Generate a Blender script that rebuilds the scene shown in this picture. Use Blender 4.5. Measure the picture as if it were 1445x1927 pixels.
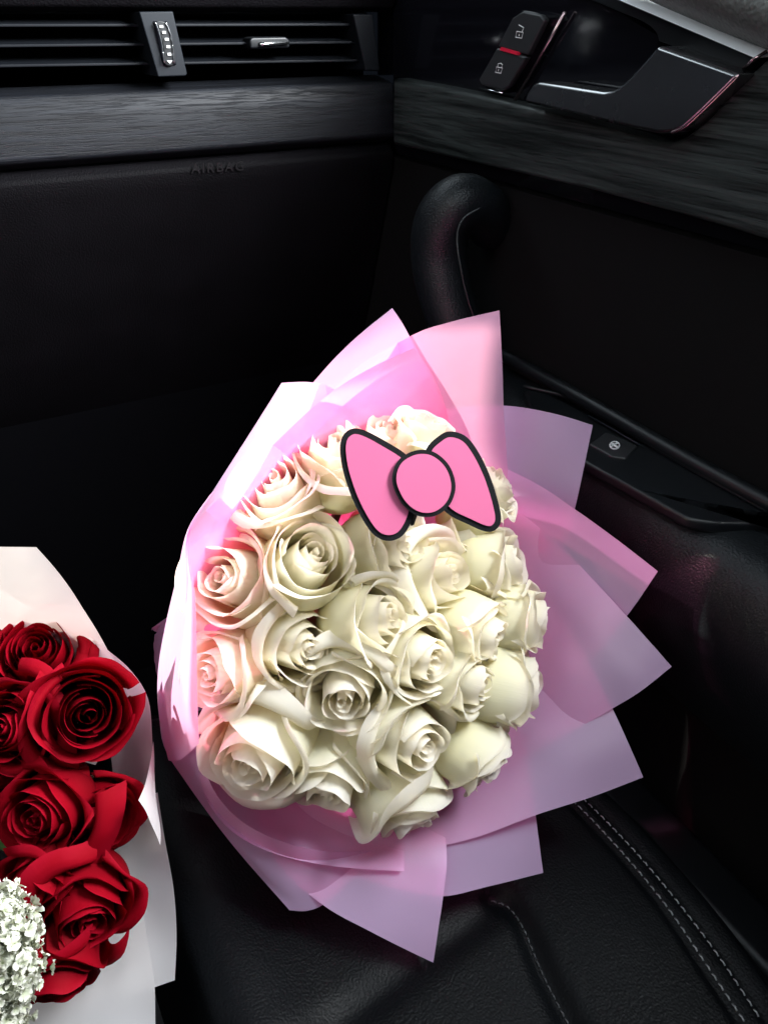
import bpy, bmesh, math, random
import numpy as np
from mathutils import Vector, Matrix, Quaternion
from mathutils.geometry import tessellate_polygon

# ------------------------------------------------------------------ frame of reference
# Car axes: X towards the passenger door, Y towards the dashboard, Z up. Lengths below are in
# "car units" measured from the camera; KS turns them into metres and Z0 puts the floor near 0.
KS, Z0 = 1.13, 1.05
GS = [1.0]      # dashboard and door are laid out at their own, larger size
def W(p): k = KS*GS[0]; return Vector((p[0]*k, p[1]*k, p[2]*k + Z0))
YAW, PITCH, FPX = math.radians(29.0), math.radians(32.8), 1450.0
CF = Vector((math.sin(YAW)*math.cos(PITCH), math.cos(YAW)*math.cos(PITCH), -math.sin(PITCH)))
CR = Vector((math.cos(YAW), -math.sin(YAW), 0))
CU = CR.cross(CF)
def ray(px, py): return CF + CR*((px-722.5)/FPX) + CU*((963.5-py)/FPX)
def at(px, py, d): return ray(px, py)*d                 # point at a given distance in front
def atx(px, py, X): r = ray(px, py); return r*(X/r.x)    # point on the door plane
def aty(px, py, Y): r = ray(px, py); return r*(Y/r.y)    # point on the dashboard plane
def atz(px, py, Z): r = ray(px, py); return r*(Z/r.z)    # point on a level plane

sc = bpy.context.scene
col = sc.collection
for o in list(bpy.data.objects): bpy.data.objects.remove(o)

# ------------------------------------------------------------------ camera
cam = bpy.data.cameras.new('camera'); camo = bpy.data.objects.new('camera', cam); col.objects.link(camo)
cam.sensor_fit = 'VERTICAL'; cam.sensor_height = 36.0; cam.lens = 36.0*FPX/1927.0
cam.clip_start = 0.02; cam.clip_end = 100
camo.matrix_world = Matrix((( CR.x, CU.x, -CF.x, 0), (CR.y, CU.y, -CF.y, 0), (CR.z, CU.z, -CF.z, Z0), (0,0,0,1)))
sc.camera = camo

# ------------------------------------------------------------------ world, sun, window light, added overhead fill
wd = bpy.data.worlds.new('World'); sc.world = wd; wd.use_nodes = True
bg = wd.node_tree.nodes['Background']; bg.inputs[0].default_value = (0.55, 0.70, 1.0, 1); bg.inputs[1].default_value = 0.022
SUN = Vector((-0.55, 0.45, 0.70)).normalized()           # direction towards the sun
sl = bpy.data.lights.new('sun', 'SUN'); sl.energy = 5.0; sl.angle = math.radians(0.6); sl.color = (1.0, 0.93, 0.82)
so = bpy.data.objects.new('sun', sl); col.objects.link(so)
so.rotation_euler = (-SUN).to_track_quat('-Z', 'Y').to_euler()
def area_light(name, c, target, sx, sy, watts, colour):
    l = bpy.data.lights.new(name, 'AREA'); l.shape = 'RECTANGLE'; l.size = sx*KS; l.size_y = sy*KS
    l.energy = watts; l.color = colour
    o = bpy.data.objects.new(name, l); col.objects.link(o)
    o.location = W(c); o.rotation_euler = (Vector(target)-Vector(c)).to_track_quat('-Z', 'Y').to_euler()
area_light('passenger_window_light', (0.78, 0.22, 0.34), (0.22, 0.40, -0.40), 0.8, 0.34, 36.0, (0.93, 0.97, 1.0))
area_light('overhead_fill_light', (0.08, 0.20, 0.56), (0.20, 0.48, -0.40), 0.7, 0.45, 1.8, (0.80, 0.92, 1.0))  # fill lamp added overhead to light roses, bow and trim from above
area_light('driver_window_light', (-0.72, 0.05, 0.35), (0.15, 0.42, -0.40), 0.7, 0.30, 1.5, (1.0, 0.95, 0.90))
area_light('windshield_light', (0.12, 1.02, 0.62), (0.20, 0.45, -0.40), 1.2, 0.50, 3.2, (0.80, 0.92, 1.0))
sc.view_settings.view_transform = 'Standard'; sc.view_settings.look = 'None'
sc.view_settings.exposure = 1.75; sc.view_settings.gamma = 1.0; sc.view_settings.use_curve_mapping = False
sc.cycles.use_denoising = True
sc.cycles.max_bounces = 7; sc.cycles.diffuse_bounces = 3; sc.cycles.transparent_max_bounces = 10; sc.cycles.transmission_bounces = 5
sc.cycles.use_adaptive_sampling = True; sc.cycles.adaptive_threshold = 0.02
sc.cycles.sample_clamp_indirect = 6.0

# ------------------------------------------------------------------ materials
MATS = {}
class Mat:
    def __init__(s, name):
        s.m = bpy.data.materials.new(name); s.m.use_nodes = True; s.t = s.m.node_tree
        s.b = s.t.nodes['Principled BSDF']; s.out = s.t.nodes['Material Output']; MATS[name] = s.m
    def n(s, k, **kw):
        x = s.t.nodes.new(k)
        for a, v in kw.items(): setattr(x, a, v)
        return x
    def l(s, a, b): s.t.links.new(a, b)
    def set(s, **kw):
        for k, v in kw.items(): s.b.inputs[k.replace('_', ' ')].default_value = v
    def coords(s, scale=(1, 1, 1), kind='Object'):
        tc = s.n('ShaderNodeTexCoord'); mp = s.n('ShaderNodeMapping'); mp.inputs['Scale'].default_value = scale
        s.l(tc.outputs[kind], mp.inputs[0]); return mp.outputs[0]
    def noise(s, vec, scale, detail=4, rough=0.55):
        x = s.n('ShaderNodeTexNoise'); x.inputs['Scale'].default_value = scale
        x.inputs['Detail'].default_value = detail; x.inputs['Roughness'].default_value = rough
        s.l(vec, x.inputs['Vector']); return x.outputs['Fac']
    def ramp(s, fac, stops):
        r = s.n('ShaderNodeValToRGB'); e = r.color_ramp.elements
        while len(e) < len(stops): e.new(0.5)
        for el, (p, c) in zip(e, stops): el.position = p; el.color = (*c, 1) if len(c) == 3 else c
        s.l(fac, r.inputs[0]); return r.outputs[0]
    def bump(s, h, strength, dist, normal=None):
        b = s.n('ShaderNodeBump'); b.inputs['Strength'].default_value = strength; b.inputs['Distance'].default_value = dist
        s.l(h, b.inputs['Height'])
        if normal: s.l(normal, b.inputs['Normal'])
        s.l(b.outputs[0], s.b.inputs['Normal']); return b.outputs[0]

def plain(name, c, rough=0.5, metal=0.0, spec=0.5, wear=0.0):
    if metal > 0.5: wear = -0.06
    m = Mat(name); m.set(Base_Color=(*c, 1), Roughness=rough, Metallic=metal)
    m.b.inputs['Specular IOR Level'].default_value = spec
    v = m.coords()
    f = m.noise(v, 38, 5)
    r = m.n('ShaderNodeMapRange'); r.inputs['To Min'].default_value = max(0.03, rough-0.08-wear); r.inputs['To Max'].default_value = rough+0.08+wear
    m.l(f, r.inputs[0]); m.l(r.outputs[0], m.b.inputs['Roughness'])
    return m

def leather(name, c, rough=0.42, scale=330, strength=0.5, spec=0.5):
    m = Mat(name); m.set(Roughness=rough); m.b.inputs['Specular IOR Level'].default_value = spec
    v = m.coords()
    # slightly warped cells read as hide grain
    nz = m.n('ShaderNodeTexNoise'); nz.inputs['Scale'].default_value = 90; m.l(v, nz.inputs['Vector'])
    mx = m.n('ShaderNodeVectorMath', operation='MULTIPLY_ADD'); mx.inputs[1].default_value = (0.0012,)*3
    m.l(nz.outputs['Color'], mx.inputs[0]); m.l(v, mx.inputs[2])
    vo = m.n('ShaderNodeTexVoronoi', feature='SMOOTH_F1'); vo.inputs['Scale'].default_value = scale; m.l(mx.outputs[0], vo.inputs['Vector'])
    fine = m.noise(v, 700, 3)
    ad = m.n('ShaderNodeMath', operation='MULTIPLY_ADD'); ad.inputs[1].default_value = 0.25
    m.l(fine, ad.inputs[0]); m.l(vo.outputs['Distance'], ad.inputs[2])
    iv = m.n('ShaderNodeMath', operation='SUBTRACT'); iv.inputs[0].default_value = 1.0; m.l(ad.outputs[0], iv.inputs[1])
    m.bump(iv.outputs[0], strength, 0.0012)
    big = m.noise(v, 14, 4)
    m.l(m.ramp(big, [(0.3, tuple(x*0.8 for x in c)), (0.7, tuple(x*1.25 for x in c))]), m.b.inputs['Base Color'])
    mr = m.n('ShaderNodeMapRange'); mr.inputs['To Min'].default_value = rough-0.08; mr.inputs['To Max'].default_value = rough+0.12
    m.l(big, mr.inputs[0]); m.l(mr.outputs[0], m.b.inputs['Roughness'])
    return m

def wood(name, along, c0, c1, rough=0.5):
    m = Mat(name); m.set(Roughness=rough); m.b.inputs['Specular IOR Level'].default_value = 0.22
    s = [640, 640, 640]; s[along] = 24
    v = m.coords(tuple(s))
    g = m.noise(v, 1.0, 6, 0.65)
    s2 = [160, 160, 160]; s2[along] = 5
    g2 = m.noise(m.coords(tuple(s2)), 1.0, 3)
    mm = m.n('ShaderNodeMath', operation='MULTIPLY'); m.l(g, mm.inputs[0]); m.l(g2, mm.inputs[1])
    m.l(m.ramp(mm.outputs[0], [(0.15, c0), (0.36, c1)]), m.b.inputs['Base Color'])
    pores = m.ramp(g, [(0.36, (0, 0, 0)), (0.50, (1, 1, 1))])
    m.bump(pores, 0.45, 0.0008)
    return m

def paper(name, c, thru, transparency, translucency, glow):
    m = Mat(name); t = m.t; t.nodes.remove(m.b)
    v = m.coords()
    f = m.noise(v, 11, 4)
    cc = m.ramp(f, [(0.3, tuple(x*0.95 for x in c)), (0.7, c)])
    d = m.n('ShaderNodeBsdfDiffuse'); tr = m.n('ShaderNodeBsdfTranslucent'); tp = m.n('ShaderNodeBsdfTransparent'); gl = m.n('ShaderNodeBsdfGlossy')
    gl.inputs['Roughness'].default_value = 0.38; gl.inputs['Color'].default_value = (0.9, 0.92, 1, 1)
    m.l(cc, d.inputs[0]); tr.inputs[0].default_value = (*glow, 1); tp.inputs[0].default_value = (*thru, 1)
    b = m.n('ShaderNodeBump'); b.inputs['Strength'].default_value = 0.25; b.inputs['Distance'].default_value = 0.004
    m.l(m.noise(v, 16, 3), b.inputs['Height'])
    for x in (d, tr, gl): m.l(b.outputs[0], x.inputs['Normal'])
    def mix(fac, a, bb):
        x = m.n('ShaderNodeMixShader'); x.inputs[0].default_value = fac; m.l(a, x.inputs[1]); m.l(bb, x.inputs[2]); return x.outputs[0]
    a = mix(translucency, d.outputs[0], tr.outputs[0]); a = mix(0.06, a, gl.outputs[0]); a = mix(transparency, a, tp.outputs[0])
    m.l(a, m.out.inputs[0]); return m

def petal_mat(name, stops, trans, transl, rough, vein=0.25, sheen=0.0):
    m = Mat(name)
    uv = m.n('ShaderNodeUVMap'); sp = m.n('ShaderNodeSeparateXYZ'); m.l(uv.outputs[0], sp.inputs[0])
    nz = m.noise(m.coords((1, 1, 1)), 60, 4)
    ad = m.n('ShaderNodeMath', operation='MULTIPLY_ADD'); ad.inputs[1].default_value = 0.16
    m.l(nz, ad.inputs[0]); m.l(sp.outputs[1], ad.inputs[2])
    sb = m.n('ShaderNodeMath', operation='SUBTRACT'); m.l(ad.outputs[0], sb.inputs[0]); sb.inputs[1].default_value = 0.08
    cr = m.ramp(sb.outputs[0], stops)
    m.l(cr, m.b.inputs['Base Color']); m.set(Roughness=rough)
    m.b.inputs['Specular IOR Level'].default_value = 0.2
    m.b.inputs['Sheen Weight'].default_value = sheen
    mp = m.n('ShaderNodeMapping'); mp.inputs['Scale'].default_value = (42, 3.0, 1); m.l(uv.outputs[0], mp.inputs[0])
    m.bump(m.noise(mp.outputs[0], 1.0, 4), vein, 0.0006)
    tr = m.n('ShaderNodeBsdfTranslucent'); 
    tc = m.n('ShaderNodeMix', data_type='RGBA', blend_type='MULTIPLY'); tc.inputs[0].default_value = 1.0
    m.l(cr, tc.inputs[6]); tc.inputs[7].default_value = (*transl, 1); m.l(tc.outputs[2], tr.inputs[0])
    mx = m.n('ShaderNodeMixShader'); mx.inputs[0].default_value = trans
    m.l(m.b.outputs[0], mx.inputs[1]); m.l(tr.outputs[0], mx.inputs[2]); m.l(mx.outputs[0], m.out.inputs[0])
    return m

petal_mat('white_petal', [(0.0, (0.74, 0.72, 0.36)), (0.35, (0.88, 0.85, 0.58)), (0.75, (0.91, 0.89, 0.74)), (1.0, (0.93, 0.89, 0.83))], 0.55, (1.0, 0.95, 0.82), 0.55, 0.32)
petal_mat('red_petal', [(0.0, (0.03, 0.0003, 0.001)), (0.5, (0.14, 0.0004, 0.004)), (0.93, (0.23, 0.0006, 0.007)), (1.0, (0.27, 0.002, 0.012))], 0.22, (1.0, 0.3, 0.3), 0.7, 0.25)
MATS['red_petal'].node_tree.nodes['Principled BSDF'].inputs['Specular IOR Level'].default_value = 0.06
petal_mat('floret_petal', [(0.0, (0.38, 0.42, 0.27)), (0.5, (0.58, 0.59, 0.50)), (1.0, (0.66, 0.66, 0.60))], 0.3, (1, 1, 0.9), 0.6, 0.1)
plain('stem_green', (0.05, 0.13, 0.03), 0.5)
paper('pink_paper', (0.90, 0.62, 0.97), (1.0, 0.28, 0.56), 0.33, 0.48, (1.0, 0.46, 0.66))
paper('white_paper', (0.86, 0.84, 0.86), (0.97, 0.92, 0.86), 0.10, 0.45, (1.0, 0.95, 0.88))
leather('seat_leather', (0.0012, 0.0017, 0.0024), 0.48, 520, 0.35, 0.10)
leather('door_leather', (0.0045, 0.006, 0.0075), 0.42, 560, 0.45, 0.32)
leather('pad_leather', (0.075, 0.078, 0.074), 0.5, 300, 0.9)
leather('dash_vinyl', (0.0016, 0.0013, 0.0020), 0.66, 560, 0.6, 0.08)
plain('door_fabric', (0.004, 0.0037, 0.004), 0.9, spec=0.12)
plain('black_plastic', (0.0045, 0.0055, 0.007), 0.42, spec=0.4)
plain('vent_plastic', (0.004, 0.005, 0.007), 0.5, spec=0.16)
plain('bezel_plastic', (0.007, 0.009, 0.012), 0.5, spec=0.2)
plain('gloss_black', (0.004, 0.004, 0.006), 0.10)
plain('carpet', (0.0016, 0.0016, 0.0022), 0.95, spec=0.03)
plain('satin_metal', (0.34, 0.345, 0.35), 0.27, 1.0)
plain('chrome', (0.80, 0.82, 0.84), 0.18, 1.0)
plain('bright_trim', (0.90, 0.92, 0.94), 0.36, 0.45)
plain('rose_metal', (0.55, 0.38, 0.40), 0.25, 1.0)
plain('button_black', (0.018, 0.019, 0.021), 0.5)
plain('white_print', (0.75, 0.76, 0.76), 0.6)
plain('red_plastic', (0.62, 0.012, 0.045), 0.4)
plain('pink_card', (0.36, 0.070, 0.155), 0.7, spec=0.3)
plain('black_foam', (0.004, 0.004, 0.005), 0.85, spec=0.12)
plain('thread', (0.19, 0.205, 0.215), 0.8)
plain('dark_thread', (0.05, 0.055, 0.06), 0.8)
plain('emboss', (0.009, 0.008, 0.009), 0.6, spec=0.2)
wood('dash_wood', 0, (0.0024, 0.0026, 0.0038), (0.0080, 0.0094, 0.0128), 0.52)
wood('door_wood', 1, (0.004, 0.005, 0.005), (0.040, 0.047, 0.046), 0.42)

# ------------------------------------------------------------------ mesh helpers
ORG = {}
def link(o, parent=None):
    col.objects.link(o)
    if parent is not None: o.parent = parent
    return o
def thing(name, label, cat, base, group=None):
    o = bpy.data.objects.new(name, None); link(o); o.empty_display_size = 0.05
    o.location = W(base); ORG[o] = W(base); o['label'] = label; o['category'] = cat
    if group: o['group'] = group
    return o
def mk(name, verts, faces, mat, parent=None, smooth=False, bevel=0, seg=2, sub=0, uv=None):
    """verts in car units -> one mesh object, kept relative to the thing it belongs to"""
    org = ORG.get(parent, Vector((0, 0, 0))) if parent is not None else Vector((0, 0, 0))
    me = bpy.data.meshes.new(name)
    me.from_pydata([tuple(W(v)-org) for v in verts], [], [tuple(f) for f in faces]); me.update()
    bm = bmesh.new(); bm.from_mesh(me); bmesh.ops.recalc_face_normals(bm, faces=bm.faces[:]); bm.to_mesh(me); bm.free()
    me.materials.append(MATS[mat])
    o = link(bpy.data.objects.new(name, me), parent); ORG[o] = org
    if bevel:
        b = o.modifiers.new('bevel', 'BEVEL'); b.width = bevel*KS; b.segments = seg; b.limit_method = 'ANGLE'; b.angle_limit = math.radians(35)
        smooth = True
    if sub:
        s = o.modifiers.new('sub', 'SUBSURF'); s.levels = sub; s.render_levels = sub; smooth = True
    if smooth:
        me.polygons.foreach_set('use_smooth', [True]*len(me.polygons))
        if bevel:
            try:
                w_ = o.modifiers.new('wn', 'WEIGHTED_NORMAL'); w_.keep_sharp = True
            except Exception: pass
    return o
def struct(o): o['kind'] = 'structure'; return o
def prism(name, pts, off, mat, parent=None, bevel=0, seg=2):
    """closed polygon in 3D pushed along off"""
    n = len(pts); off = Vector(off); pts = [Vector(p) for p in pts]
    v = pts + [p+off for p in pts]
    tri = tessellate_polygon([pts])
    f = [list(range(n)), list(range(2*n-1, n-1, -1))] + [[i, (i+1) % n, n+(i+1) % n, n+i] for i in range(n)]
    return mk(name, v, f, mat, parent, False, bevel, seg)
def box(name, lo, hi, mat, parent=None, bevel=0, seg=2):
    (a, b, c), (d, e, g) = lo, hi
    return prism(name, [(a, b, c), (d, b, c), (d, e, c), (a, e, c)], (0, 0, g-c), mat, parent, bevel, seg)
def catmull(pts, n=8, closed=False):
    P = [np.array(p, float) for p in pts]; out = []
    m = len(P); rng = range(m) if closed else range(m-1)
    for i in rng:
        if closed: a, b, c, d = P[(i-1) % m], P[i], P[(i+1) % m], P[(i+2) % m]
        else: a, b, c, d = P[max(i-1, 0)], P[i], P[i+1], P[min(i+2, m-1)]
        for k in range(n):
            t = k/n
            out.append(0.5*((2*b)+(-a+c)*t+(2*a-5*b+4*c-d)*t*t+(-a+3*b-3*c+d)*t**3))
    if not closed: out.append(P[-1])
    return out
def tube_data(path, rad, ns=12, flat=1.0, ref=(0, 0, 1)):
    P = [Vector(p) for p in path]; n = len(P); V, F = [], []
    if not hasattr(rad, '__len__'): rad = [rad]*n
    for i, p in enumerate(P):
        t = (P[min(i+1, n-1)]-P[max(i-1, 0)]).normalized()
        a = t.cross(Vector(ref))
        if a.length < 1e-4: a = t.cross(Vector((1, 0, 0)))
        a.normalize(); b = t.cross(a).normalized()
        for k in range(ns):
            w = 2*math.pi*k/ns
            V.append(p + a*math.cos(w)*rad[i] + b*math.sin(w)*rad[i]*flat)
    for i in range(n-1):
        for k in range(ns):
            F.append([i*ns+k, i*ns+(k+1) % ns, (i+1)*ns+(k+1) % ns, (i+1)*ns+k])
    F.append(list(range(ns))[::-1]); F.append([(n-1)*ns+k for k in range(ns)])
    return V, F
def tube(name, path, rad, mat, parent=None, ns=12, flat=1.0, ref=(0, 0, 1)):
    V, F = tube_data(path, rad, ns, flat, ref); return mk(name, V, F, mat, parent, True)
def grid_faces(nu, nv, off=0):
    return [[off+j*nu+i, off+j*nu+i+1, off+(j+1)*nu+i+1, off+(j+1)*nu+i] for j in range(nv-1) for i in range(nu-1)]
def resample(pts, n):
    P = np.array(catmull(pts, 12) if len(pts) > 2 else pts, float)
    s = np.r_[0, np.cumsum(np.linalg.norm(np.diff(P, axis=0), axis=1))]; s /= s[-1]
    t = np.linspace(0, 1, n)
    return np.stack([np.interp(t, s, P[:, k]) for k in range(3)], 1)
def coons(c0, c1, d0, d1, n=26):
    """patch between c0 (v=0), c1 (v=1), d0 (u=0) and d1 (u=1)"""
    c0, c1, d0, d1 = (resample(c, n) for c in (c0, c1, d0, d1))
    u = np.linspace(0, 1, n)[None, :, None]; v = np.linspace(0, 1, n)[:, None, None]
    S = (1-v)*c0[None]+v*c1[None]+(1-u)*d0[:, None]+u*d1[:, None]
    S -= (1-u)*(1-v)*c0[0]+u*(1-v)*c0[-1]+(1-u)*v*c1[0]+u*v*c1[-1]
    return S

# ------------------------------------------------------------------ the car floor, and an unseen sun blocker added above it
SEAT_Z = -0.60
def floor_sheet():
    return struct(mk('car_floor', [(-1.2, -0.9, -0.92), (0.62, -0.9, -0.92), (0.62, 1.1, -0.92), (-1.2, 1.1, -0.92)], [[0, 1, 2, 3]], 'carpet'))
floor_sheet()
struct(box('footwell_wall', (-1.2, 1.02, -0.92), (0.62, 1.06, -0.20), 'carpet'))
BLOCKER_Z = 0.60
def up_to_blocker(p): p = Vector(p); return p + SUN*((BLOCKER_Z-p.z)/SUN.z)
def make_sun_blocker():
    """added unseen sheet against the sun: its openings are cut to shape the sunbeams"""
    lit = [at(*p) for p in ((380, 1400, .505), (368, 1200, .482), (364, 1110, .481), (352, 1000, .480), (440, 856, .474), (530, 718, .478), (640, 664, .499), (738, 590, .504), (850, 614, .516), (925, 602, .520),
                            (915, 640, .535), (890, 700, .564), (862, 775, .600), (815, 830, .65), (640, 950, .68), (420, 1150, .66), (345, 1300, .62), (325, 1400, .59))]
    lit2 = [at(*p) for p in ((-200, 1036, .502), (-60, 1032, .502), (66, 1032, .502), (150, 1140, .530), (205, 1232, .565), (150, 1200, .60), (0, 1130, .60), (-200, 1120, .60))]
    gaps = []
    outer = [Vector((-1.9, -1.4, BLOCKER_Z)), Vector((1.6, -1.4, BLOCKER_Z)), Vector((1.6, 2.2, BLOCKER_Z)), Vector((-1.9, 2.2, BLOCKER_Z))]
    from mathutils.geometry import delaunay_2d_cdt
    loops = [outer]+[[up_to_blocker(p) for p in h] for h in [lit, lit2]+gaps]
    vs, fs, k = [], [], 0
    for lp in loops:
        vs += [Vector((p.x, p.y)) for p in lp]; fs.append(list(range(k, k+len(lp)))); k += len(lp)
    ov, oe, of, _, _, orig = delaunay_2d_cdt(vs, [], fs, 0, 1e-5)
    keep = [f for f, og in zip(of, orig) if list(og) == [0]]
    struct(mk('sun_blocker', [(v.x, v.y, BLOCKER_Z) for v in ov], keep, 'carpet'))  # unseen sheet, added only to block the sun around the cut openings
make_sun_blocker()

# ------------------------------------------------------------------ dashboard
GS[0] = 1.15
DY = 0.80
dash = thing('dashboard', 'black dashboard with air vent and dark wood strip above the footwell', 'dashboard', (0.1, 0.9, -0.4))
XL, XR = -0.22, 0.452
def extrude_x(name, prof, mat, parent, x0=XL, x1=XR, bevel=0, seg=2, n=24, bow=0.0):
    """profile in (y, z) run along the width of the car"""
    m = len(prof); V, F = [], []
    for i in range(n+1):
        x = x0+(x1-x0)*i/n
        dy = bow*((x-0.0)**2)
        V += [(x, y+dy, z) for y, z in prof]
    for i in range(n):
        for k in range(m):
            F.append([i*m+k, i*m+(k+1) % m, (i+1)*m+(k+1) % m, (i+1)*m+k])
    F += [list(range(m)), [n*m+k for k in range(m)]]
    return mk(name, V, F, mat, parent, False, bevel, seg)
extrude_x('top_pad', [(0.795, 0.006), (0.788, 0.018), (0.80, 0.05), (1.0, 0.08), (1.0, 0.004), (0.81, 0.003)], 'dash_vinyl', dash, bevel=0.003, seg=3)
extrude_x('vent_cavity', [(0.862, 0.004), (0.866, 0.004), (0.866, -0.056), (0.862, -0.056)], 'carpet', dash, n=1)
tr = extrude_x('wood_trim', [(0.832, -0.0525), (0.798, -0.0575), (0.790, -0.0725), (0.789, -0.1070), (0.800, -0.1140), (0.84, -0.1140)], 'dash_wood', dash, bevel=0.0035, seg=3)
glove = extrude_x('glovebox_panel', [(0.836, -0.116), (0.800, -0.1165), (0.791, -0.124), (0.793, -0.140), (0.815, -0.20), (0.85, -0.30), (0.90, -0.42), (0.98, -0.52), (1.0, -0.52), (1.0, -0.116)], 'dash_vinyl', dash, bevel=0.004, seg=3)
vent = extrude_x('air_vent', [(0.83, 0.0028), (0.86, 0.0028), (0.86, 0.0012), (0.83, 0.0012)], 'vent_plastic', dash, x1=0.44, n=1)
for y0, y1 in ((50, 49), (89, 82), (127, 116)):
    a, b = aty(-60, y0+1, 0.803), aty(690, y1, 0.803)
    a = a+(a-b)*0.2
    h = Vector((0, 0.0, 0.0022)); k = Vector((0, 0.036, 0.004))
    mk('slat', [a, b, b+k, a+k, a+h, b+h, b+k+h, a+k+h], [[0, 1, 2, 3], [7, 6, 5, 4], [0, 4, 5, 1], [1, 5, 6, 2], [2, 6, 7, 3], [3, 7, 4, 0]], 'vent_plastic', vent, bevel=0.0006)
P = lambda pts, Y: [aty(x, y, Y) for x, y in pts]
prism('vent_end_cap', P([(664, 26), (702, 26), (716, 134), (688, 134)], 0.792), (0, 0.05, 0), 'vent_plastic', vent, bevel=0.002)
bez = prism('thumbwheel_bezel', P([(262, 22), (326, 21), (353, 139), (350, 143), (298, 145)], 0.786), (0, 0.05, 0), 'bezel_plastic', dash, bevel=0.002, seg=3)
prism('wheel_slot', P([(290, 40), (314, 40), (332, 122), (309, 123)], 0.7845), (0, 0.004, 0), 'gloss_black', bez)
wheel = prism('thumbwheel', P(catmull([(294, 42), (311, 42), (323, 66), (329, 92), (330, 120), (312, 121), (309, 92), (303, 66)], 3, True), 0.7825), (0, 0.003, 0), 'black_plastic', bez, bevel=0.0006)
for x, y in ((304, 50), (309, 61), (314, 74), (317, 88), (319, 102)):
    prism('wheel_mark', P([(x-3, y-2.4), (x+3.2, y-2.4), (x+4, y+2.2), (x-2.4, y+2.2)], 0.7808), (0, 0.0012, 0), 'white_print', bez)
prism('wheel_mark', P([(315, 114), (325, 114), (320.5, 119.5)], 0.7808), (0, 0.0012, 0), 'white_print', bez)
for pts in ([(293, 42), (300, 62), (306, 88), (310, 119)], [(312, 42), (321, 62), (326, 88), (328, 119)]):
    tube('chrome_line', [aty(x, y, 0.7815) for x, y in catmull(pts, 5)], 0.0007, 'chrome', bez, 8)
tab = prism('vent_tab', P([(470, 74), (476, 70), (538, 69), (546, 76), (546, 90), (472, 92)], 0.793), (0, 0.02, 0), 'black_plastic', dash, bevel=0.002)
tube('chrome_strip', [aty(x, y, 0.7915) for x, y in ((489, 83.5), (498, 83), (543, 81.5))], [0.0018, 0.0017, 0.0012], 'chrome', tab, 10)
# embossed word on the knee panel
def lettering(text, size, loc, rot, parent):
    fc = bpy.data.curves.new('letters', 'FONT'); fc.body = text; fc.size = size*KS; fc.extrude = 0.0004*KS; fc.space_character = 1.25
    t = bpy.data.objects.new('letters', fc); col.objects.link(t); bpy.context.view_layer.update()
    me = bpy.data.meshes.new_from_object(t); bpy.data.objects.remove(t); me.materials.clear(); me.materials.append(MATS['emboss'])
    o = link(bpy.data.objects.new('lettering', me), parent); o.location = W(loc)-ORG[parent]; o.rotation_euler = rot
    return o
lettering('AIRBAG', 0.0150, aty(360, 326, 0.7905)+Vector((0, -0.0005, 0)), (math.radians(104), math.radians(1.5), 0), glove)

# ------------------------------------------------------------------ passenger door
DX = 0.445
door = thing('car_door', 'black passenger door with dark wood trim, silver pull handle and leather armrest', 'car door', (0.47, 0.3, -0.6))
D = lambda pts, X: [atx(x, y, X) for x, y in pts]
box('door_panel', (0.4545, -0.75, -0.92), (0.50, 0.99, -0.13), 'door_fabric', door)
box('upper_panel', (0.462, -0.75, -0.128), (0.50, 0.99, 0.10), 'gloss_black', door)
wpts = [(739, 147), (820, 162), (900, 179), (1000, 203), (1100, 229), (1190, 254), (1235, 268), (1262, 268), (1290, 256), (1330, 222), (1395, 152), (1452, 100), (1700, 190), (1700, 560), (1445, 453), (1300, 410), (1100, 355), (900, 309), (739, 272)]
prism('wood_trim', D(wpts, 0.438), (0.03, 0, 0), 'door_wood', door, bevel=0.004, seg=3)
prism('handle_recess', D([(905, 0), (1120, -10), (1190, 40), (1239, 68), (1235, 90), (1390, 138), (1290, 252), (1240, 262), (960, 192), (740, 145), (740, 0)], 0.455), (0.006, 0, 0), 'gloss_black', door)
prism('handle_bezel', D(catmull([(1060, -20), (1107, -2), (1160, 20), (1210, 41), (1233, 60), (1239, 77)], 4)+[(1300, 99), (1394, 130), (1417, 109), (1162, 0), (1120, -18)], 0.444), (0.014, 0, 0), 'black_plastic', door, bevel=0.0015)
prism('chrome_strip', [atx(1120, -18, .428), atx(1162, 0, .428), atx(1419, 110, .428), atx(1441, 96, .4355), atx(1208, 0, .4355), atx(1165, -18, .4355)], (0.02, 0, 0), 'bright_trim', door, bevel=0.0012)
tube('accent_line', [atx(1396, 131, .4425), atx(1419, 111, .4275), atx(1441, 97, .4350)], 0.0011, 'rose_metal', door, 8)
hp = [(990, 176), (1002, 158), (1014, 155), (1062, 162), (1100, 168), (1135, 173), (1150, 171), (1164, 164), (1184, 146), (1211, 116), (1237, 86), (1390, 140), (1360, 170), (1310, 218), (1285, 240), (1265, 249), (1240, 252), (1180, 240), (1080, 216), (986, 193)]
hd = prism('pull_handle', D(hp, 0.424), (0.024, 0, 0), 'satin_metal', door, bevel=0.0028, seg=4)
tube('accent_line', D(catmull([(1390, 141), (1345, 186), (1300, 229), (1283, 242), (1262, 250)], 5), 0.4245), 0.0010, 'rose_metal', hd, 8)
tube('accent_line', D([(1063, 24), (1020, 100), (968, 190)], 0.450), 0.0014, 'rose_metal', door, 8)
sw = prism('lock_switch', D(catmull([(981, 20), (1018, 27), (1027, 37), (1004, 82), (955, 166), (943, 173), (903, 163), (898, 150), (925, 97), (961, 34)], 4, True), 0.447), (0.01, 0, 0), 'gloss_black', door, bevel=0.001)
prism('button', D([(983, 21), (1016, 28), (1024, 38), (991, 104), (935, 88), (963, 34)], 0.4425), (0.006, 0, 0), 'button_black', sw, bevel=0.0018, seg=3)
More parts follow.
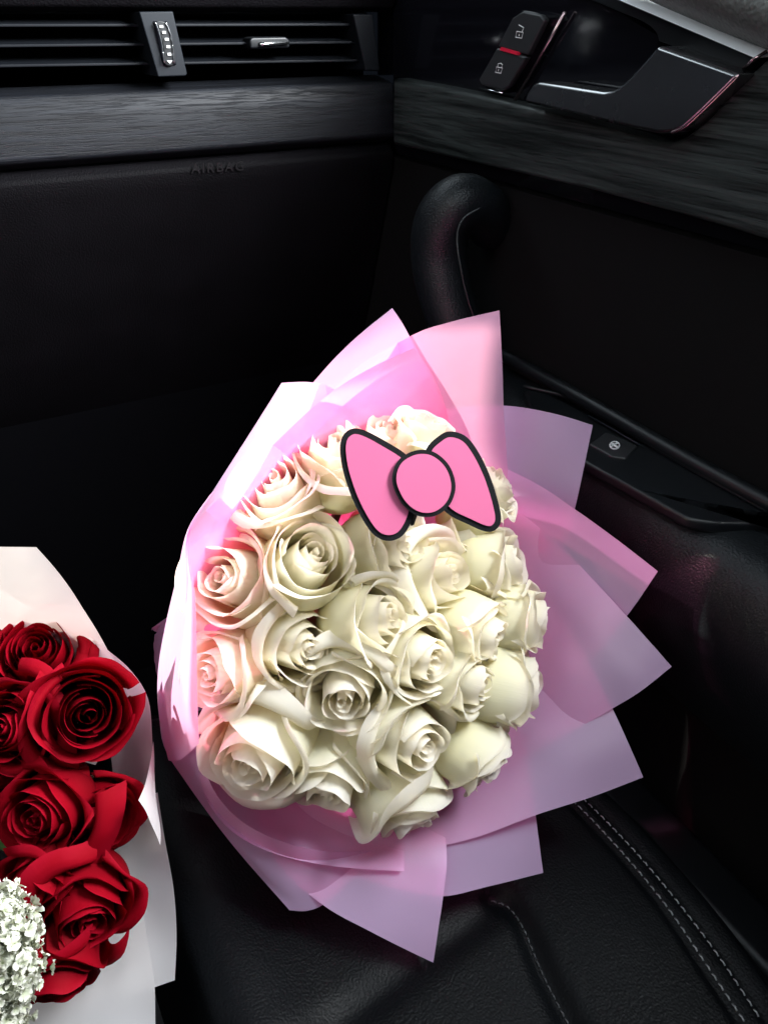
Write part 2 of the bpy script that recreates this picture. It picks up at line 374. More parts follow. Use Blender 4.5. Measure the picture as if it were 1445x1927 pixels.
prism('button', D([(934, 90), (990, 107), (956, 163), (944, 170), (905, 160), (900, 150)], 0.4425), (0.006, 0, 0), 'button_black', sw, bevel=0.0018, seg=3)
prism('red_strip', D([(942, 88.5), (975, 98), (973.5, 104), (940, 94.5)], 0.4415), (0.003, 0, 0), 'red_plastic', sw)
tube('chrome_line', D([(903, 165), (918, 169), (945, 175)], 0.4440), 0.0006, 'chrome', sw, 8)
def stroke(name, pts, X, r, parent, mat='white_print'):
    V, F = [], []
    for path in pts:
        v, f = tube_data(D(path, X), r, 6); F += [[i+len(V) for i in q] for q in f]; V += v
    return mk(name, V, F, mat, parent)
stroke('open_lock_icon', [[(972, 59), (984, 61), (981, 72), (970, 70), (972, 59)], [(976.5, 64), (976, 68)], [(982, 60), (985, 52), (976, 47)]], 0.4420, 0.00035, sw)
stroke('closed_lock_icon', [[(934, 126), (945, 128), (942, 138), (932, 136), (934, 126)], [(938, 130), (937, 134)], [(936, 126), (937, 120), (942, 119), (945, 122), (943.5, 127)]], 0.4420, 0.00035, sw)
# padded top of the door
def pad_patch():
    rows = []
    for s, ox, lift in ((0, 0, 0.436), (0.12, 0, 0.424), (0.3, 0, 0.418), (0.55, 0, 0.420), (0.8, 0, 0.430), (1.0, 0, 0.445)):
        lo, hi = [(1185, -14), (1260, 18), (1350, 58), (1443, 93), (1560, 140), (1760, 220)], [(1300, -160), (1400, -120), (1500, -80), (1600, -40), (1700, 10), (1900, 90)]
        rows.append([atx(a[0]+(b[0]-a[0])*s, a[1]+(b[1]-a[1])*s, lift) for a, b in zip(lo, hi)])
    V = [p for r in rows for p in r]
    mk('upper_pad', V, grid_faces(6, 6), 'pad_leather', door, True, sub=2)
pad_patch()
# armrest: a section run along the door, level top, rolled inner edge
def make_armrest():
    secs = []
    for y, k in ((-0.5, 1.25), (-0.2, 1.25), (0.0, 1.22), (0.12, 1.18), (0.2, 1.12), (0.28, 1.05), (0.36, 1.0), (0.44, 0.96), (0.50, 0.85), (0.56, 0.55), (0.60, 0.25)):
        w = 0.055*k
        pr = [(0.456, -0.292), (0.456-0.35*w, -0.2925), (0.456-0.72*w, -0.2925), (0.456-0.95*w, -0.296), (0.456-1.15*w, -0.308), (0.456-1.28*w, -0.328), (0.456-1.30*w, -0.352),
              (0.456-1.2*w, -0.385), (0.456-0.9*w, -0.43), (0.456-0.5*w, -0.475), (0.456, -0.50)]
        secs.append([(x, y, z) for x, z in pr])
    m = len(secs[0]); V = [p for s in secs for p in s]
    return mk('armrest', V, grid_faces(m, len(secs)), 'door_leather', door, True, sub=2)
arm = make_armrest()
tray = prism('switch_tray', [atz(x, y, -0.2865) for x, y in catmull([(985, 735), (1040, 745), (1140, 798), (1300, 880), (1445, 956)], 4)+[(1600, 1035), (1600, 1000), (1445, 984)]+catmull([(1350, 984), (1300, 976), (1262, 958), (1180, 912), (1100, 868), (1020, 815)], 4)], (0, 0, -0.009), 'black_plastic', door, bevel=0.003, seg=3)
tube('trim_ridge', [atx(x, y, 0.447) for x, y in catmull([(945, 668), (1000, 697), (1120, 765), (1300, 868), (1445, 946), (1700, 1080)], 5)], 0.0058, 'black_plastic', door, 12)
tube('trim_ridge', [atz(x, y, -0.2845) for x, y in catmull([(985, 727), (1080, 752), (1180, 812), (1320, 893), (1445, 962)], 5)], 0.0018, 'black_plastic', door, 8)
wsw = prism('window_switch', [atz(x, y, -0.2845) for x, y in ((1108, 835), (1140, 812), (1200, 838), (1178, 862), (1150, 858))], (0, 0, -0.006), 'button_black', door, bevel=0.0018, seg=3)
tube('edge_line', [atz(x, y, -0.2842) for x, y in ((1108, 783), (1150, 806), (1200, 836))], 0.0009, 'bezel_plastic', wsw, 8)
def switch_icon():
    c = [atz(1156+9*math.cos(t), 838+7*math.sin(t), -0.2838) for t in np.linspace(0, 2*math.pi, 20)]
    V, F = tube_data(c, 0.0006, 6)
    for path in ([(1149, 834), (1163, 843)], [(1150, 840), (1161, 834)]):
        v, f = tube_data([atz(x, y, -0.2838) for x, y in path], 0.0008, 6); F += [[i+len(V) for i in q] for q in f]; V += v
    mk('window_icon', V, F, 'white_print', wsw)
switch_icon()
gp = catmull([atx(925, 425, 0.458), atx(902, 392, 0.428), atx(865, 384, 0.404), atx(833, 420, 0.392), atx(826, 480, 0.391), atx(838, 550, 0.393), atx(868, 640, 0.402), atx(915, 740, 0.425), atx(960, 800, 0.45)], 6)
grab = tube('grab_handle', gp, [0.0225+0.003*math.sin(math.pi*i/(len(gp)-1)) for i in range(len(gp))], 'door_leather', door, 20, 1.05, (0, 1, 0))
tube('grab_seam', catmull([atx(903, 392, 0.400), atx(872, 412, 0.386), atx(860, 445, 0.379), atx(866, 500, 0.377), atx(884, 575, 0.381), atx(915, 650, 0.395)], 6), 0.0011, 'black_plastic', door, 8)
box('map_pocket', (0.405, -0.6, -0.88), (0.456, 0.62, -0.62), 'black_plastic', door, bevel=0.012, seg=4)

# ------------------------------------------------------------------ passenger seat
GS[0] = 1.0
seat = thing('car_seat', 'black leather passenger seat with white stitched bolster under the pink bouquet', 'car seat', (0.18, 0.2, -0.75))
def sm(a, b, x): t = np.clip((x-a)/(b-a), 0, 1); return t*t*(3-2*t)
seamA = resample([atz(x, y, SEAT_Z+0.012) for x, y in ((1020, 1470), (1075, 1512), (1150, 1590), (1240, 1700), (1320, 1815), (1400, 1935))], 60)
seamB = resample([atz(x, y, SEAT_Z+0.008) for x, y in ((1040, 1455), (1105, 1505), (1190, 1590), (1290, 1710), (1370, 1815), (1445, 1928))], 60)
seamC = resample([atz(x, y, SEAT_Z) for x, y in ((925, 1688), (955, 1700), (985, 1745), (1020, 1825), (1075, 1930))], 60)
seamD = resample([atz(x, y, SEAT_Z) for x, y in ((940, 1700), (860, 1760), (760, 1830), (640, 1925), (560, 1980))], 60)
def dist_to(S, X, Y):
    d = np.full(X.shape, 9.0)
    for i in range(len(S)-1):
        a, b = S[i][:2], S[i+1][:2]; ab = b-a; L = ab.dot(ab)+1e-12
        t = np.clip(((X-a[0])*ab[0]+(Y-a[1])*ab[1])/L, 0, 1)
        d = np.minimum(d, np.hypot(X-a[0]-t*ab[0], Y-a[1]-t*ab[1]))
    return d
def seat_z(X, Y):
    # edge line of the cushion on the door side, interpolated from the outer seam
    edge = np.interp(Y, seamB[::-1, 1], seamB[::-1, 0]) + 0.012
    z = SEAT_Z + 0.010*sm(0.20, 0.33, X) - 0.5*sm(0, 0.055, X-edge)**1.4*0.35
    z = z + 0.016*np.exp(-((X-0.045)/0.04)**2) - 0.20*sm(0.0, 0.07, 0.025-X)
    z = z - 0.10*sm(0.56, 0.68, Y)
    for S, dep, w in ((seamA, 0.003, 0.0035), (seamB, 0.003, 0.0035), (seamC, 0.007, 0.009), (seamD, 0.004, 0.012)):
        z = z - dep*np.exp(-(dist_to(S, X, Y)/w)**2)
    z = z + 0.0016*np.sin(X*31+Y*17)*np.sin(Y*23-X*9)
    return z
def make_seat():
    nx, ny = 190, 170
    xs = np.linspace(-0.07, 0.445, nx); ys = np.linspace(-0.12, 0.68, ny)
    X, Y = np.meshgrid(xs, ys); Z = seat_z(X, Y)
    V = np.stack([X, Y, Z], 2).reshape(-1, 3)
    return mk('cushion', V, grid_faces(nx, ny), 'seat_leather', seat, True)
make_seat()
def stitches(name, S, off, mat, step, ln, r):
    P = np.array(S); d = np.r_[0, np.cumsum(np.linalg.norm(np.diff(P, axis=0), axis=1))]
    V, F = [], []
    s = 0.0
    while s+ln < d[-1]:
        pts = []
        for q in (s, s+ln*0.5, s+ln):
            x, y = np.interp(q, d, P[:, 0])+off, np.interp(q, d, P[:, 1])
            lift = 0.0016 if q == s+ln*0.5 else 0.0004
            pts.append((x, y, float(seat_z(np.array([x]), np.array([y]))[0])+lift))
        v, f = tube_data(pts, r, 6); F += [[i+len(V) for i in q] for q in f]; V += v
        s += step
    return mk(name, V, F, mat, seat, True)
stitches('stitching', seamA, 0.004, 'thread', 0.0072, 0.0048, 0.0007)
stitches('stitching', seamB, -0.004, 'thread', 0.0072, 0.0048, 0.0007)
stitches('stitching', seamC, 0.0, 'dark_thread', 0.006, 0.0042, 0.0006)
box('seat_base', (-0.05, -0.12, -0.90), (0.40, 0.58, -0.70), 'black_plastic', seat, bevel=0.02)
# centre console under the red bouquet
con = thing('centre_console', 'black centre console between the seats, under the red bouquet', 'console', (-0.2, 0.2, -0.8))
box('console_body', (-0.36, -0.3, -0.90), (-0.075, 0.75, -0.60), 'black_plastic', con, bevel=0.02, seg=4)
box('console_lid', (-0.34, -0.28, -0.597), (-0.09, 0.40, -0.575), 'seat_leather', con, bevel=0.01, seg=4)

# ------------------------------------------------------------------ roses
def petal_data(rng, R, H, wid, th0, lip, drop, closed, spiral, ruffle=1.0, nu=15, nv=14, base=0.34, l0=0.80, peak=0.2, edge=0.25):
    u = np.linspace(-1, 1, nu); v = np.linspace(0, 1, nv)**0.85
    U, Vv = np.meshgrid(u, v); ph = rng.uniform(0, 6.283, 7)
    ruf = (0.045*np.sin(2.2*U+ph[0])+0.016*np.sin(5.3*U+ph[1])+0.006*np.sin(12*U+ph[2]))*ruffle
    top = 1-peak*np.abs(U)**4.5+ruf
    wv = 0.55+0.45*np.sin(np.pi/2*np.clip(Vv/0.5, 0, 1))
    a = th0+U*wid/2*wv
    prof = base+(1-base)*np.sin(np.pi/2*np.clip(Vv/0.52, 0, 1))**0.85
    prof = prof*(1-closed*np.clip((Vv-0.45)/0.55, 0, 1)**1.6)
    l = np.clip((Vv-l0)/(1-l0), 0, 1); rim = 0.75+0.25*np.sin(3.1*U+ph[6])
    lu = lip*(1+0.35*np.sin(1.7*U+ph[3])+0.18*np.sin(4.1*U+ph[4]))+lip*edge*np.abs(U)**3
    r = R*prof*(1+spiral*U)+R*lu*l**2.3+R*0.022*ruffle*l*np.sin(6.0*U+ph[5])+R*0.006*ruffle*l**2*np.sin(17*U+ph[6])
    z = H*Vv*(1+(top-1)*Vv**1.5)-R*drop*np.maximum(lu, 0)*rim*l**4
    r = r+R*0.016*np.sin(2.4*U+4*Vv+ph[1])
    P = np.stack([r*np.cos(a), r*np.sin(a), z], 2).reshape(-1, 3)
    UV = np.stack([(U+1)/2, Vv], 2).reshape(-1, 2)
    return P, grid_faces(nu, nv), UV
def add_petal(name, P, F, UV, mat, parent):
    me = bpy.data.meshes.new(name); me.from_pydata((P*KS).tolist(), [], F); me.update()
    lay = me.uv_layers.new(name='UVMap'); idx = np.zeros(len(me.loops), dtype=np.int32); me.loops.foreach_get('vertex_index', idx)
    lay.data.foreach_set('uv', UV[idx].astype(np.float32).ravel())
    me.polygons.foreach_set('use_smooth', [True]*len(me.polygons)); me.materials.append(MATS[mat])
    return link(bpy.data.objects.new(name, me), parent)
def make_rose(label, cat, group, px, py, d, ang, tilt, R, mat, seed, bind, n=15, hk=2.25, openness=1.0):
    rng = np.random.default_rng(seed)
    ta, aa = math.radians(tilt), math.radians(ang)
    ax = (CR*math.cos(aa)*math.sin(ta)+CU*math.sin(aa)*math.sin(ta)-CF*math.cos(ta)).normalized()
    H = R*hk
    base = at(px, py, d)-ax*H*0.93
    root = bpy.data.objects.new('white_rose' if mat == 'white_petal' else 'red_rose', None); link(root); root.empty_display_size = 0.02
    root.location = W(base); root['label'] = label; root['category'] = cat; root['group'] = group
    q = ax.to_track_quat('Z', 'Y') @ Quaternion((0, 0, 1), rng.uniform(0, 6.28)); root.rotation_mode = 'QUATERNION'; root.rotation_quaternion = q
    th = 0.0; red = mat == 'red_petal'
    for i in range(n):
        t = i/(n-1); th += math.radians(137.5+(rng.uniform(-40, 40) if red else rng.uniform(-20, 20)))
        if red: Ri = R*(0.10+0.90*t**0.9)
        else: Ri = R*(0.11+0.56*(t/0.6)) if t < 0.6 else R*(0.72+0.28*((t-0.6)/0.4)**0.8)
        Ri *= rng.uniform(0.94, 1.05) if red else rng.uniform(0.975, 1.025)
        hi = H*((0.95+0.05*t/0.6) if t < 0.6 else (1.0-(0.16 if red else 0.07)*((t-0.6)/0.4)))*rng.uniform(0.975, 1.015)
        wid = math.radians((215 if red else 255)-(75 if red else 105)*t**0.8)
        if t < 0.6: lip, l0 = 0.05+0.08*t, 0.75
        elif red: lip, l0 = (0.16+0.34*(t-0.6)/0.4)*openness, 0.62
        else: lip, l0 = 0.15+0.12*(t-0.6)/0.4, 0.68
        if not red and i >= n-3 and rng.uniform() < 0.22: lip, l0 = 0.32, 0.62      # an outer petal folded back
        lip *= rng.uniform(0.75, 1.3)
        drop = 0.5+0.9*t
        closed = (0.30*(1-t)**1.2+(0.06 if red else 0.16))
        P, F, UV = petal_data(rng, Ri, hi, wid, th, lip, drop, closed, (0.10 if red else 0.12)*(1-0.5*t), ruffle=0.5+0.6*t, nu=15 if t < 0.35 else 23, nv=11 if t < 0.35 else 18, l0=l0, peak=0.07 if t < 0.6 else 0.16)
        P[:, :2] += rng.normal(size=2)*R*(0.035 if red else 0.022)*(1 if t < 0.7 else 0.3)
        add_petal('petal', P, F, UV, mat, root)
    # stem down to where the bunch is tied
    inv = q.inverted(); tgt = inv @ (Vector(bind)-Vector(base))
    path = catmull([Vector((0, 0, 0.012)), Vector((0, 0, -0.02)), tgt*0.5+Vector((0, 0, -0.015)), tgt], 3)
    V, F = tube_data(path, [0.007]+[0.0035]*(len(path)-1), 8, 1.0, (0.3, 1, 0.1))
    me = bpy.data.meshes.new('stem'); me.from_pydata([tuple(Vector(v)*KS) for v in V], [], F); me.update(); me.materials.append(MATS['stem_green'])
    link(bpy.data.objects.new('stem', me), root)
    return root

BIND = at(430, 1235, 0.76)
GW = 'white roses of the pink bouquet'
def dome(px, py):
    q = ((px-650)/370)**2+((py-1190)/370)**2
    return 0.505+0.075*q-0.02*(py-1190)/370
whites = [  # pixel of the opening, lean direction and angle, size, label
 (518, 908, 100, 38, .0255, 'white rose glowing pink at the upper left edge of the bouquet'),
 (632, 838, 85, 48, .0255, 'white rose just left of the bow top, half shaded by pink paper'),
 (728, 815, 92, 54, .0255, 'white rose peeping out above the middle of the pink bow'),
 (806, 805, 65, 56, .0190, 'smallest white rose, behind the bow next to the right lobe top'),
 (418, 1088, 150, 24, .0285, 'pink tinted open rose at the far left, above the other left edge rose'),
 (597, 1045, 45, 26, .0268, 'upright white rose bud with clear spiral centre, lower left of the bow'),
 (765, 1028, 12, 42, .0265, 'white rose tucked under the left lobe of the pink bow'),
 (846, 1082, 15, 44, .0250, 'white rose below the bow knot, right of the one under the left lobe'),
 (962, 1062, 8, 62, .0230, 'white rose turned sideways at the right edge, below the bow tip'),
 (935, 918, 38, 60, .0235, 'white rose mostly hidden behind the right lobe of the bow'),
 (888, 1012, 40, 54, .0225, 'white rose right under the right lobe of the pink bow'),
 (736, 1162, 10, 40, .0255, 'white rose leaning right in the middle of the bouquet'),
 (588, 1222, -15, 30, .0262, 'white rose left of the middle, below the upright spiral bud'),
 (398, 1268, 185, 24, .0245, 'rose at the left paper edge, beneath the pink tinted open rose'),
 (645, 1316, -100, 20, .0272, 'white rose facing the viewer, lower middle of the bouquet'),
 (812, 1244, -10, 34, .0258, 'white rose at the centre right, below and right of the middle one'),
 (926, 1198, -18, 50, .0230, 'white rose second from the right edge, level with the bouquet middle'),
 (1008, 1168, -5, 66, .0235, 'rightmost white rose, seen from the side'),
 (902, 1286, -10, 46, .0230, 'small white rose left of the lower sideways one at the right'),
 (992, 1296, -10, 68, .0265, 'sideways white rose at the lower right edge with long smooth body'),
 (470, 1436, -120, 26, .0345, 'largest white rose, wide open at the lower left'),
 (614, 1488, -95, 38, .0280, 'white rose drooping down at the bottom, right of the largest one'),
 (796, 1398, -25, 36, .0300, 'wide white rose with deep cup, lower right of the middle'),
 (922, 1436, -35, 62, .0240, 'white rose pointing to the lower right, nearest the right bottom paper'),
 (775, 1536, -62, 58, .0310, 'lowest white rose, tipped down onto the pink paper'),
]
for i, (px, py, ang, tilt, R, lab) in enumerate(whites):
    d = {0: .505, 1: .518, 2: .53, 3: .525, 4: .497, 5: .492, 13: .505, 20: .515, 10: .585, 9: .585, 7: .545}.get(i, dome(px, py))
    px, py = 650+(px-650)*1.03, 1190+(py-1190)*1.035; tilt = tilt*(0.72 if i in (0, 1, 2, 4) else 1.0)
    make_rose(lab, 'rose', GW, px, py, d, ang, tilt*1.12+4, R*1.18, 'white_petal', 100+i, BIND)
GR = 'red roses of the white wrapped bouquet'
RBIND = at(-80, 1560, 0.72)
reds = [
 (68, 1215, 70, 32, .0300, 0.53, 'red rose at the top of the red bouquet near the white paper'),
 (165, 1345, 20, 26, .0345, 0.49, 'largest red rose, wide open, at the right of the upper pair'),
 (2, 1372, 150, 15, .0310, 0.49, 'red rose cut by the left picture edge beside the largest one'),
 (-25, 1225, 110, 35, .0300, 0.54, 'red rose almost out of view at the upper left picture edge'),
 (62, 1545, 190, 12, .0315, 0.475, 'dark red rose at the middle left of the red bouquet'),
 (206, 1545, -8, 40, .0262, 0.50, 'red rose pressed against the folded white paper corner at the right'),
 (168, 1742, -40, 36, .0330, 0.475, 'dark red rose at the lower right, beside the small white flowers'),
 (66, 1690, -100, 30, .0270, 0.475, 'dark red rose behind the small white flowers'),
 (-12, 1468, 180, 22, .0280, 0.505, 'red rose at the left picture edge, just above the dark middle left one'),
 (110, 1866, -70, 55, .0300, 0.475, 'lowest red rose, in deep shade below the small white flowers'),
]
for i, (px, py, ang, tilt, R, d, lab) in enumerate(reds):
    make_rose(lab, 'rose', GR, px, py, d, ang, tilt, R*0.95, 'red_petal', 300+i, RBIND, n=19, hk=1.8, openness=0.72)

# spray of tiny white flowers
def make_spray():
    c = [at(-8, 1705, 0.425), at(6, 1765, 0.42), at(8, 1835, 0.42), at(0, 1925, 0.425), at(-20, 2030, 0.44)]
    root = thing('white_flower_spray', 'spray of tiny crinkled white flowers in front of the red roses', 'flowers', c[2])
    rng = np.random.default_rng(5); V, F, UV = [], [], []
    spine = np.array(catmull(c, 10)); ns = len(spine)
    rad = np.interp(np.linspace(0, 1, ns), [0, 0.15, 0.45, 0.62, 0.8, 1], [0.009, 0.015, 0.019, 0.012, 0.016, 0.013])
    for k in range(1150):
        i = rng.integers(0, ns); nrm = rng.normal(size=3); nrm /= np.linalg.norm(nrm)
        p = spine[i]+nrm*rad[i]*rng.uniform(0.6, 1.12)+rng.normal(size=3)*0.002
        ax = Vector(nrm+rng.normal(size=3)*0.45).normalized(); q = ax.to_track_quat('Z', 'Y')
        s = rng.uniform(0.0020, 0.0038)
        for m in range(rng.integers(3, 6)):
            th = m*1.4+rng.uniform(-0.3, 0.3); o = len(V)
            for j, (w, rr, zz) in enumerate(((0.15, 0.1, 0), (0.55, 0.6, 0.35), (0.62, 1.0, 0.5+rng.uniform(-0.2, 0.3)), (0.25, 1.25, 0.35))):
                for sgn in (-1, 0, 1):
                    l = Vector((rr*s*math.cos(th)-sgn*w*s*math.sin(th), rr*s*math.sin(th)+sgn*w*s*math.cos(th), zz*s-(0.2*s if sgn == 0 else 0)+rng.uniform(-0.08, 0.08)*s))
                    V.append(Vector(p)+(q @ l)); UV.append(((sgn+1)/2, j/3))
            F += [[x+o for x in f] for f in grid_faces(3, 4)]
    o = mk('florets', V, F, 'floret_petal', root, True); o['kind'] = 'stuff'
    me = o.data; lay = me.uv_layers.new(name='UVMap'); idx = np.zeros(len(me.loops), dtype=np.int32); me.loops.foreach_get('vertex_index', idx)
    lay.data.foreach_set('uv', np.array(UV, np.float32)[idx].ravel())
    tube('stalk', catmull(c+[at(-80, 1900, 0.6)], 6), 0.003, 'stem_green', root, 8)
make_spray()

# ------------------------------------------------------------------ wrapping paper
wrap = thing('pink_wrapping_paper', 'translucent pink paper wrapped in pointed layers around the white roses', 'wrapping paper', at(430, 1235, 0.78))
prng = np.random.default_rng(9)
def sheet(name, S, mat, parent, amp=0.0012):
    n, m = S.shape[:2]; ph = prng.uniform(0, 6.28, 4)
    u = np.linspace(0, 1, m)[None, :]; v = np.linspace(0, 1, n)[:, None]
    w = amp*(np.sin(5*u+3*v+ph[0])+0.7*np.sin(7*v-4*u+ph[1])+0.4*np.sin(13*u+ph[2])*np.sin(9*v+ph[3]))
    S = S+w[:, :, None]*np.array([-CF.x, -CF.y, -CF.z])[None, None]
    return mk(name, S.reshape(-1, 3), grid_faces(m, n), mat, parent, True)
def A(pts): return [at(*p) for p in pts]
def flap(e1, e2, O, mat='pink_paper', parent=None, name='sheet', sag=None):
    """e1 and e2 both start at the free corner and run inwards; O is the hidden inner corner"""
    e1, e2, O = A(e1), A(e2), at(*O)
    S = coons(e1, [e2[-1], O], e2, [e1[-1], O], 30)
    return sheet(name, S, mat, parent or wrap)
# back, upper: steep walls on this side of the bunch
flap([(738, 580, .50), (660, 645, .50), (590, 720, .505), (480, 860, .52), (400, 1000, .55)], [(738, 580, .50), (770, 632, .52), (830, 760, .59), (860, 900, .66)], (600, 1000, .70))
flap([(940, 583, .51), (850, 604, .51), (770, 633, .515), (640, 720, .54), (540, 880, .60)], [(940, 583, .51), (945, 680, .55), (948, 780, .592), (955, 900, .64), (950, 1020, .68)], (700, 1040, .71))
flap([(780, 655, .50), (700, 692, .498), (610, 750, .497), (500, 850, .495), (385, 960, .49)], [(780, 655, .50), (815, 710, .53), (840, 775, .57), (850, 850, .62), (850, 1000, .68)], (540, 1080, .68))
flap([(530, 720, .48), (455, 840, .475), (395, 935, .472), (354, 1000, .474), (350, 1090, .495), (352, 1200, .53)], [(530, 720, .48), (590, 720, .50), (660, 738, .54), (740, 765, .60), (800, 850, .66)], (540, 1200, .68))
# right hand fan
flap([(1115, 800, .63), (1040, 778, .635), (950, 763, .645), (850, 768, .645), (740, 790, .65)], [(1115, 800, .63), (1098, 880, .635), (1080, 960, .642), (1060, 1040, .66), (1010, 1150, .67)], (820, 1080, .70))
flap([(1237, 1075, .59), (1160, 1015, .605), (1080, 957, .62), (1000, 905, .642), (880, 850, .66)], [(1237, 1075, .59), (1180, 1157, .605), (1110, 1240, .625), (1000, 1330, .66), (930, 1380, .66)], (800, 1120, .70))
flap([(1264, 1255, .58), (1220, 1205, .588), (1150, 1128, .605), (1050, 1025, .635), (930, 925, .65)], [(1264, 1255, .58), (1205, 1300, .588), (1152, 1332, .598), (1050, 1390, .615), (900, 1470, .64)], (800, 1180, .69))
flap([(1210, 1463, .585), (1180, 1395, .592), (1150, 1330, .602), (1105, 1240, .615), (1020, 1110, .645)], [(1210, 1463, .585), (1110, 1500, .595), (1010, 1532, .598), (880, 1580, .60), (720, 1612, .60)], (780, 1250, .68))
flap([(1022, 1643, .602), (1014, 1580, .605), (1006, 1520, .61), (990, 1420, .62), (950, 1300, .65)], [(1022, 1643, .602), (920, 1668, .595), (830, 1688, .59), (740, 1672, .585), (650, 1645, .585)], (720, 1330, .665))
flap([(815, 1810, .572), (824, 1750, .575), (834, 1685, .58), (840, 1600, .595), (820, 1450, .64)], [(815, 1810, .572), (700, 1752, .572), (605, 1700, .575), (520, 1620, .585), (470, 1500, .61)], (660, 1380, .66))
# near sheet along the lower left, folded up at its corner
S = coons(A([(300, 1300, .600), (306, 1395, .592), (345, 1465, .588), (430, 1580, .582), (545, 1712, .578)]),
          A([(372, 1300, .545), (376, 1395, .543), (405, 1490, .545), (480, 1560, .553), (600, 1600, .57), (705, 1600, .59)]),
          A([(300, 1300, .600), (330, 1300, .57), (372, 1300, .545)]),
          A([(545, 1712, .578), (580, 1712, .578), (615, 1696, .58), (665, 1650, .585), (705, 1600, .59)]), 34)
sheet('sheet', S, 'pink_paper', wrap, 0.001)
# inner sheet under the lowest roses
S = coons(A([(366, 1370, .548), (380, 1480, .558), (425, 1552, .563), (505, 1600, .567), (615, 1628, .572), (760, 1640, .58)]),
          A([(420, 1330, .62), (480, 1420, .63), (560, 1480, .63), (640, 1500, .64), (760, 1500, .65)]),
          A([(366, 1370, .548), (392, 1350, .58), (420, 1330, .62)]), A([(760, 1640, .58), (760, 1560, .61), (760, 1500, .65)]), 26)
sheet('sheet', S, 'pink_paper', wrap, 0.0012)
# left hand wall, standing up in front of the left roses
S = coons(A([(396, 930, .575), (352, 998, .595), (332, 1090, .604), (312, 1180, .605), (299, 1260, .603), (300, 1340, .60), (318, 1430, .592)]),
          A([(402, 926, .476), (358, 1002, .474), (358, 1060, .470), (368, 1115, .468), (371, 1220, .468), (372, 1330, .475), (374, 1400, .50)]),
          A([(396, 930, .575), (398, 928, .53), (402, 926, .476)]), A([(318, 1430, .592), (340, 1430, .545), (374, 1400, .50)]), 40)
sheet('sheet', S, 'pink_paper', wrap, 0.0014)
# gathered lower end of the wrap, running back to the tie
def gathered():
    ring0 = [(350, 1140, .66), (318, 1200, .64), (314, 1300, .635), (345, 1400, .645), (450, 1440, .68), (600, 1400, .70), (650, 1250, .73), (580, 1130, .74), (430, 1100, .70)]
    ring1 = [(296, 1185, 1.0), (290, 1205, .99), (292, 1250, .985), (300, 1275, .99), (312, 1282, 1.01), (330, 1265, 1.04), (320, 1225, 1.05), (308, 1195, 1.05), (285, 1185, 1.03)]
    a, b = np.array(catmull(A(ring0), 6, True)), np.array(catmull(A(ring1), 6, True)); n = len(a)
    V, F = [], []
    for j in range(13):
        t = j/12; k = t**0.8
        ring = a*(1-k)+b*k; c = ring.mean(0)
        ring = c+(ring-c)*(1+0.05*t*np.sin(np.arange(n)*1.9)[:, None])
        V += list(ring)
    for j in range(12):
        for i in range(n): F.append([j*n+i, j*n+(i+1) % n, (j+1)*n+(i+1) % n, (j+1)*n+i])
    mk('gathered_end', V, F, 'pink_paper', wrap, True)
gathered()

wwrap = thing('white_wrapping_paper', 'white paper with folded corners wrapped around the red roses', 'wrapping paper', at(-80, 1560, 0.74))
flap([(66, 1030, .50), (10, 1029, .50), (-60, 1028, .50), (-160, 1040, .50)], [(66, 1030, .50), (110, 1080, .512), (150, 1135, .528), (205, 1225, .56), (270, 1380, .59)], (-100, 1450, .68), 'white_paper', wwrap)
S = coons(A([(-100, 1095, .565), (-20, 1100, .565), (50, 1140, .562), (110, 1165, .56), (165, 1195, .555), (210, 1235, .55), (238, 1330, .55)]),
          A([(-100, 1400, .66), (0, 1400, .66), (100, 1420, .65), (180, 1440, .64)]),
          A([(-100, 1095, .565), (-100, 1250, .62), (-100, 1400, .66)]), A([(238, 1330, .55), (215, 1380, .59), (180, 1440, .64)]), 26)
sheet('sheet', S, 'white_paper', wwrap, 0.0012)
S = coons(A([(200, 1222, .575), (245, 1260, .565), (280, 1315, .558), (289, 1400, .55), (293, 1500, .54), (308, 1600, .535)]),
          A([(150, 1260, .64), (190, 1340, .63), (210, 1430, .62), (215, 1520, .61), (225, 1600, .60)]),
          A([(200, 1222, .575), (175, 1240, .61), (150, 1260, .64)]), A([(308, 1600, .535), (265, 1600, .57), (225, 1600, .60)]), 28)
sheet('sheet', S, 'white_paper', wwrap, 0.001)
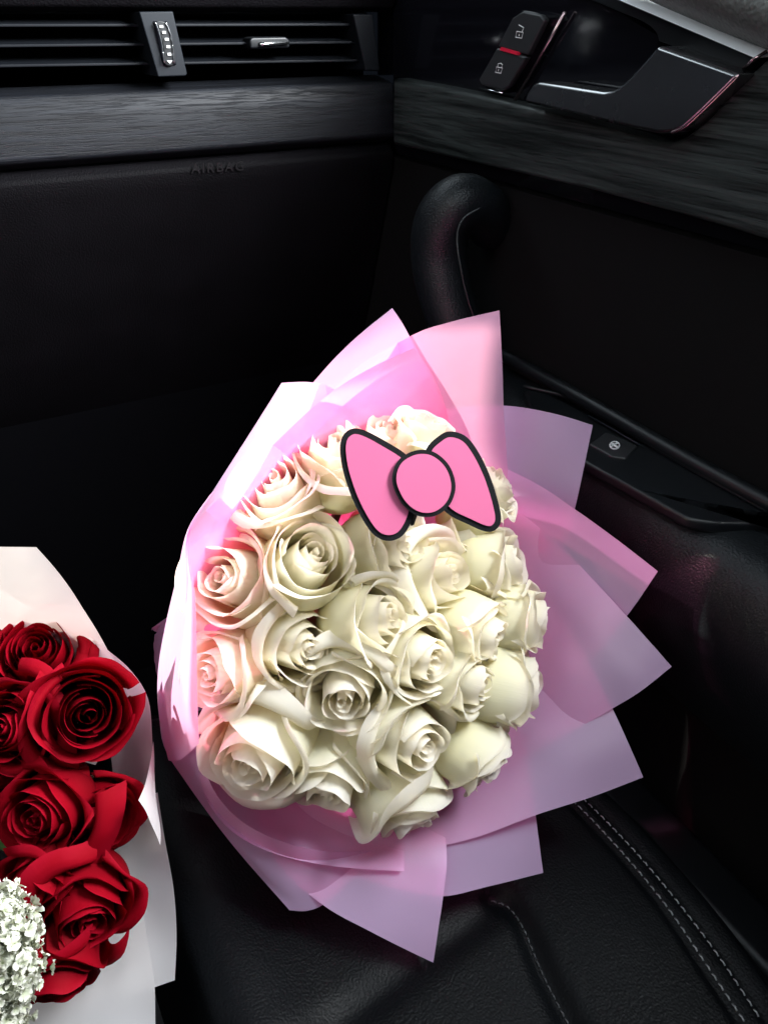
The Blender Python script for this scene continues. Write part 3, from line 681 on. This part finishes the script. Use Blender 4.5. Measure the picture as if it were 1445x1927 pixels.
# corner folded over in front of the right hand red rose
S = coons(A([(289, 1395, .545), (284, 1430, .525), (274, 1475, .497), (261, 1506, .47)]), A([(292, 1480, .542), (297, 1520, .53), (302, 1560, .515), (302, 1592, .505)]),
          A([(289, 1395, .545), (291, 1440, .544), (292, 1480, .542)]), A([(261, 1506, .47), (275, 1528, .48), (290, 1562, .495), (302, 1592, .505)]), 18)
sheet('folded_corner', S, 'white_paper', wwrap, 0.0004)
flap([(330, 1843, .535), (332, 1760, .53), (326, 1680, .527), (312, 1590, .53), (298, 1490, .54)], [(330, 1843, .535), (260, 1865, .53), (180, 1880, .525), (100, 1890, .53), (20, 1890, .54)], (120, 1560, .62), 'white_paper', wwrap)
flap([(292, 2010, .505), (291, 1930, .51), (289, 1840, .515), (272, 1720, .53), (262, 1600, .56)], [(292, 2010, .505), (180, 2030, .50), (60, 2040, .50), (-80, 2040, .51)], (60, 1640, .60), 'white_paper', wwrap)

# ------------------------------------------------------------------ pink card bow on a pick
bow = thing('card_bow', 'pink card bow with black foam edge standing on the white roses', 'bow', at(797, 925, 0.53))
BD = 0.478
def bp(pts, d=BD): return [at(x, y, d-0.00006*(y-910)) for x, y in pts]
def outline_poly(name, pts, d, thick, mat, parent, bevel=0.0): return prism(name, bp(pts, d), CF*thick, mat, parent, bevel)
LL = catmull([(640, 838), (652, 812), (678, 807), (725, 830), (770, 862), (778, 905), (782, 955), (762, 1003), (732, 1018), (700, 1003), (668, 950), (646, 888)], 6, True)
RL = catmull([(800, 852), (826, 820), (852, 812), (884, 828), (916, 882), (938, 948), (941, 985), (920, 1001), (880, 986), (838, 962), (812, 915)], 6, True)
KN = catmull([(738, 905), (748, 868), (780, 848), (815, 850), (845, 876), (857, 915), (846, 950), (818, 971), (785, 970), (755, 946)], 6, True)
def shrink(pts, k, c=None):
    P = np.array(pts); out = []
    n = len(P); cc = P.mean(0)
    for i in range(n):
        t = P[(i+1) % n]-P[i-1]; nn = np.array([t[1], -t[0]]); nn /= np.linalg.norm(nn)+1e-9
        if nn.dot(P[i]-cc) > 0: nn = -nn
        out.append(P[i]+nn*k)
    return out
outline_poly('foam_lobe', LL, BD, 0.0055, 'black_foam', bow); outline_poly('foam_lobe', RL, BD, 0.0055, 'black_foam', bow)
outline_poly('foam_knot', KN, BD-0.004, 0.0038, 'black_foam', bow)
outline_poly('card_lobe', shrink(LL, 11), BD-0.0012, 0.0010, 'pink_card', bow); outline_poly('card_lobe', shrink(RL, 11), BD-0.0012, 0.0010, 'pink_card', bow)
outline_poly('card_knot', shrink(KN, 8), BD-0.0052, 0.0010, 'pink_card', bow)
tube('pick', [at(797, 920, BD+0.006), at(770, 1000, 0.56), at(700, 1080, 0.66)], 0.0018, 'black_foam', bow, 8)
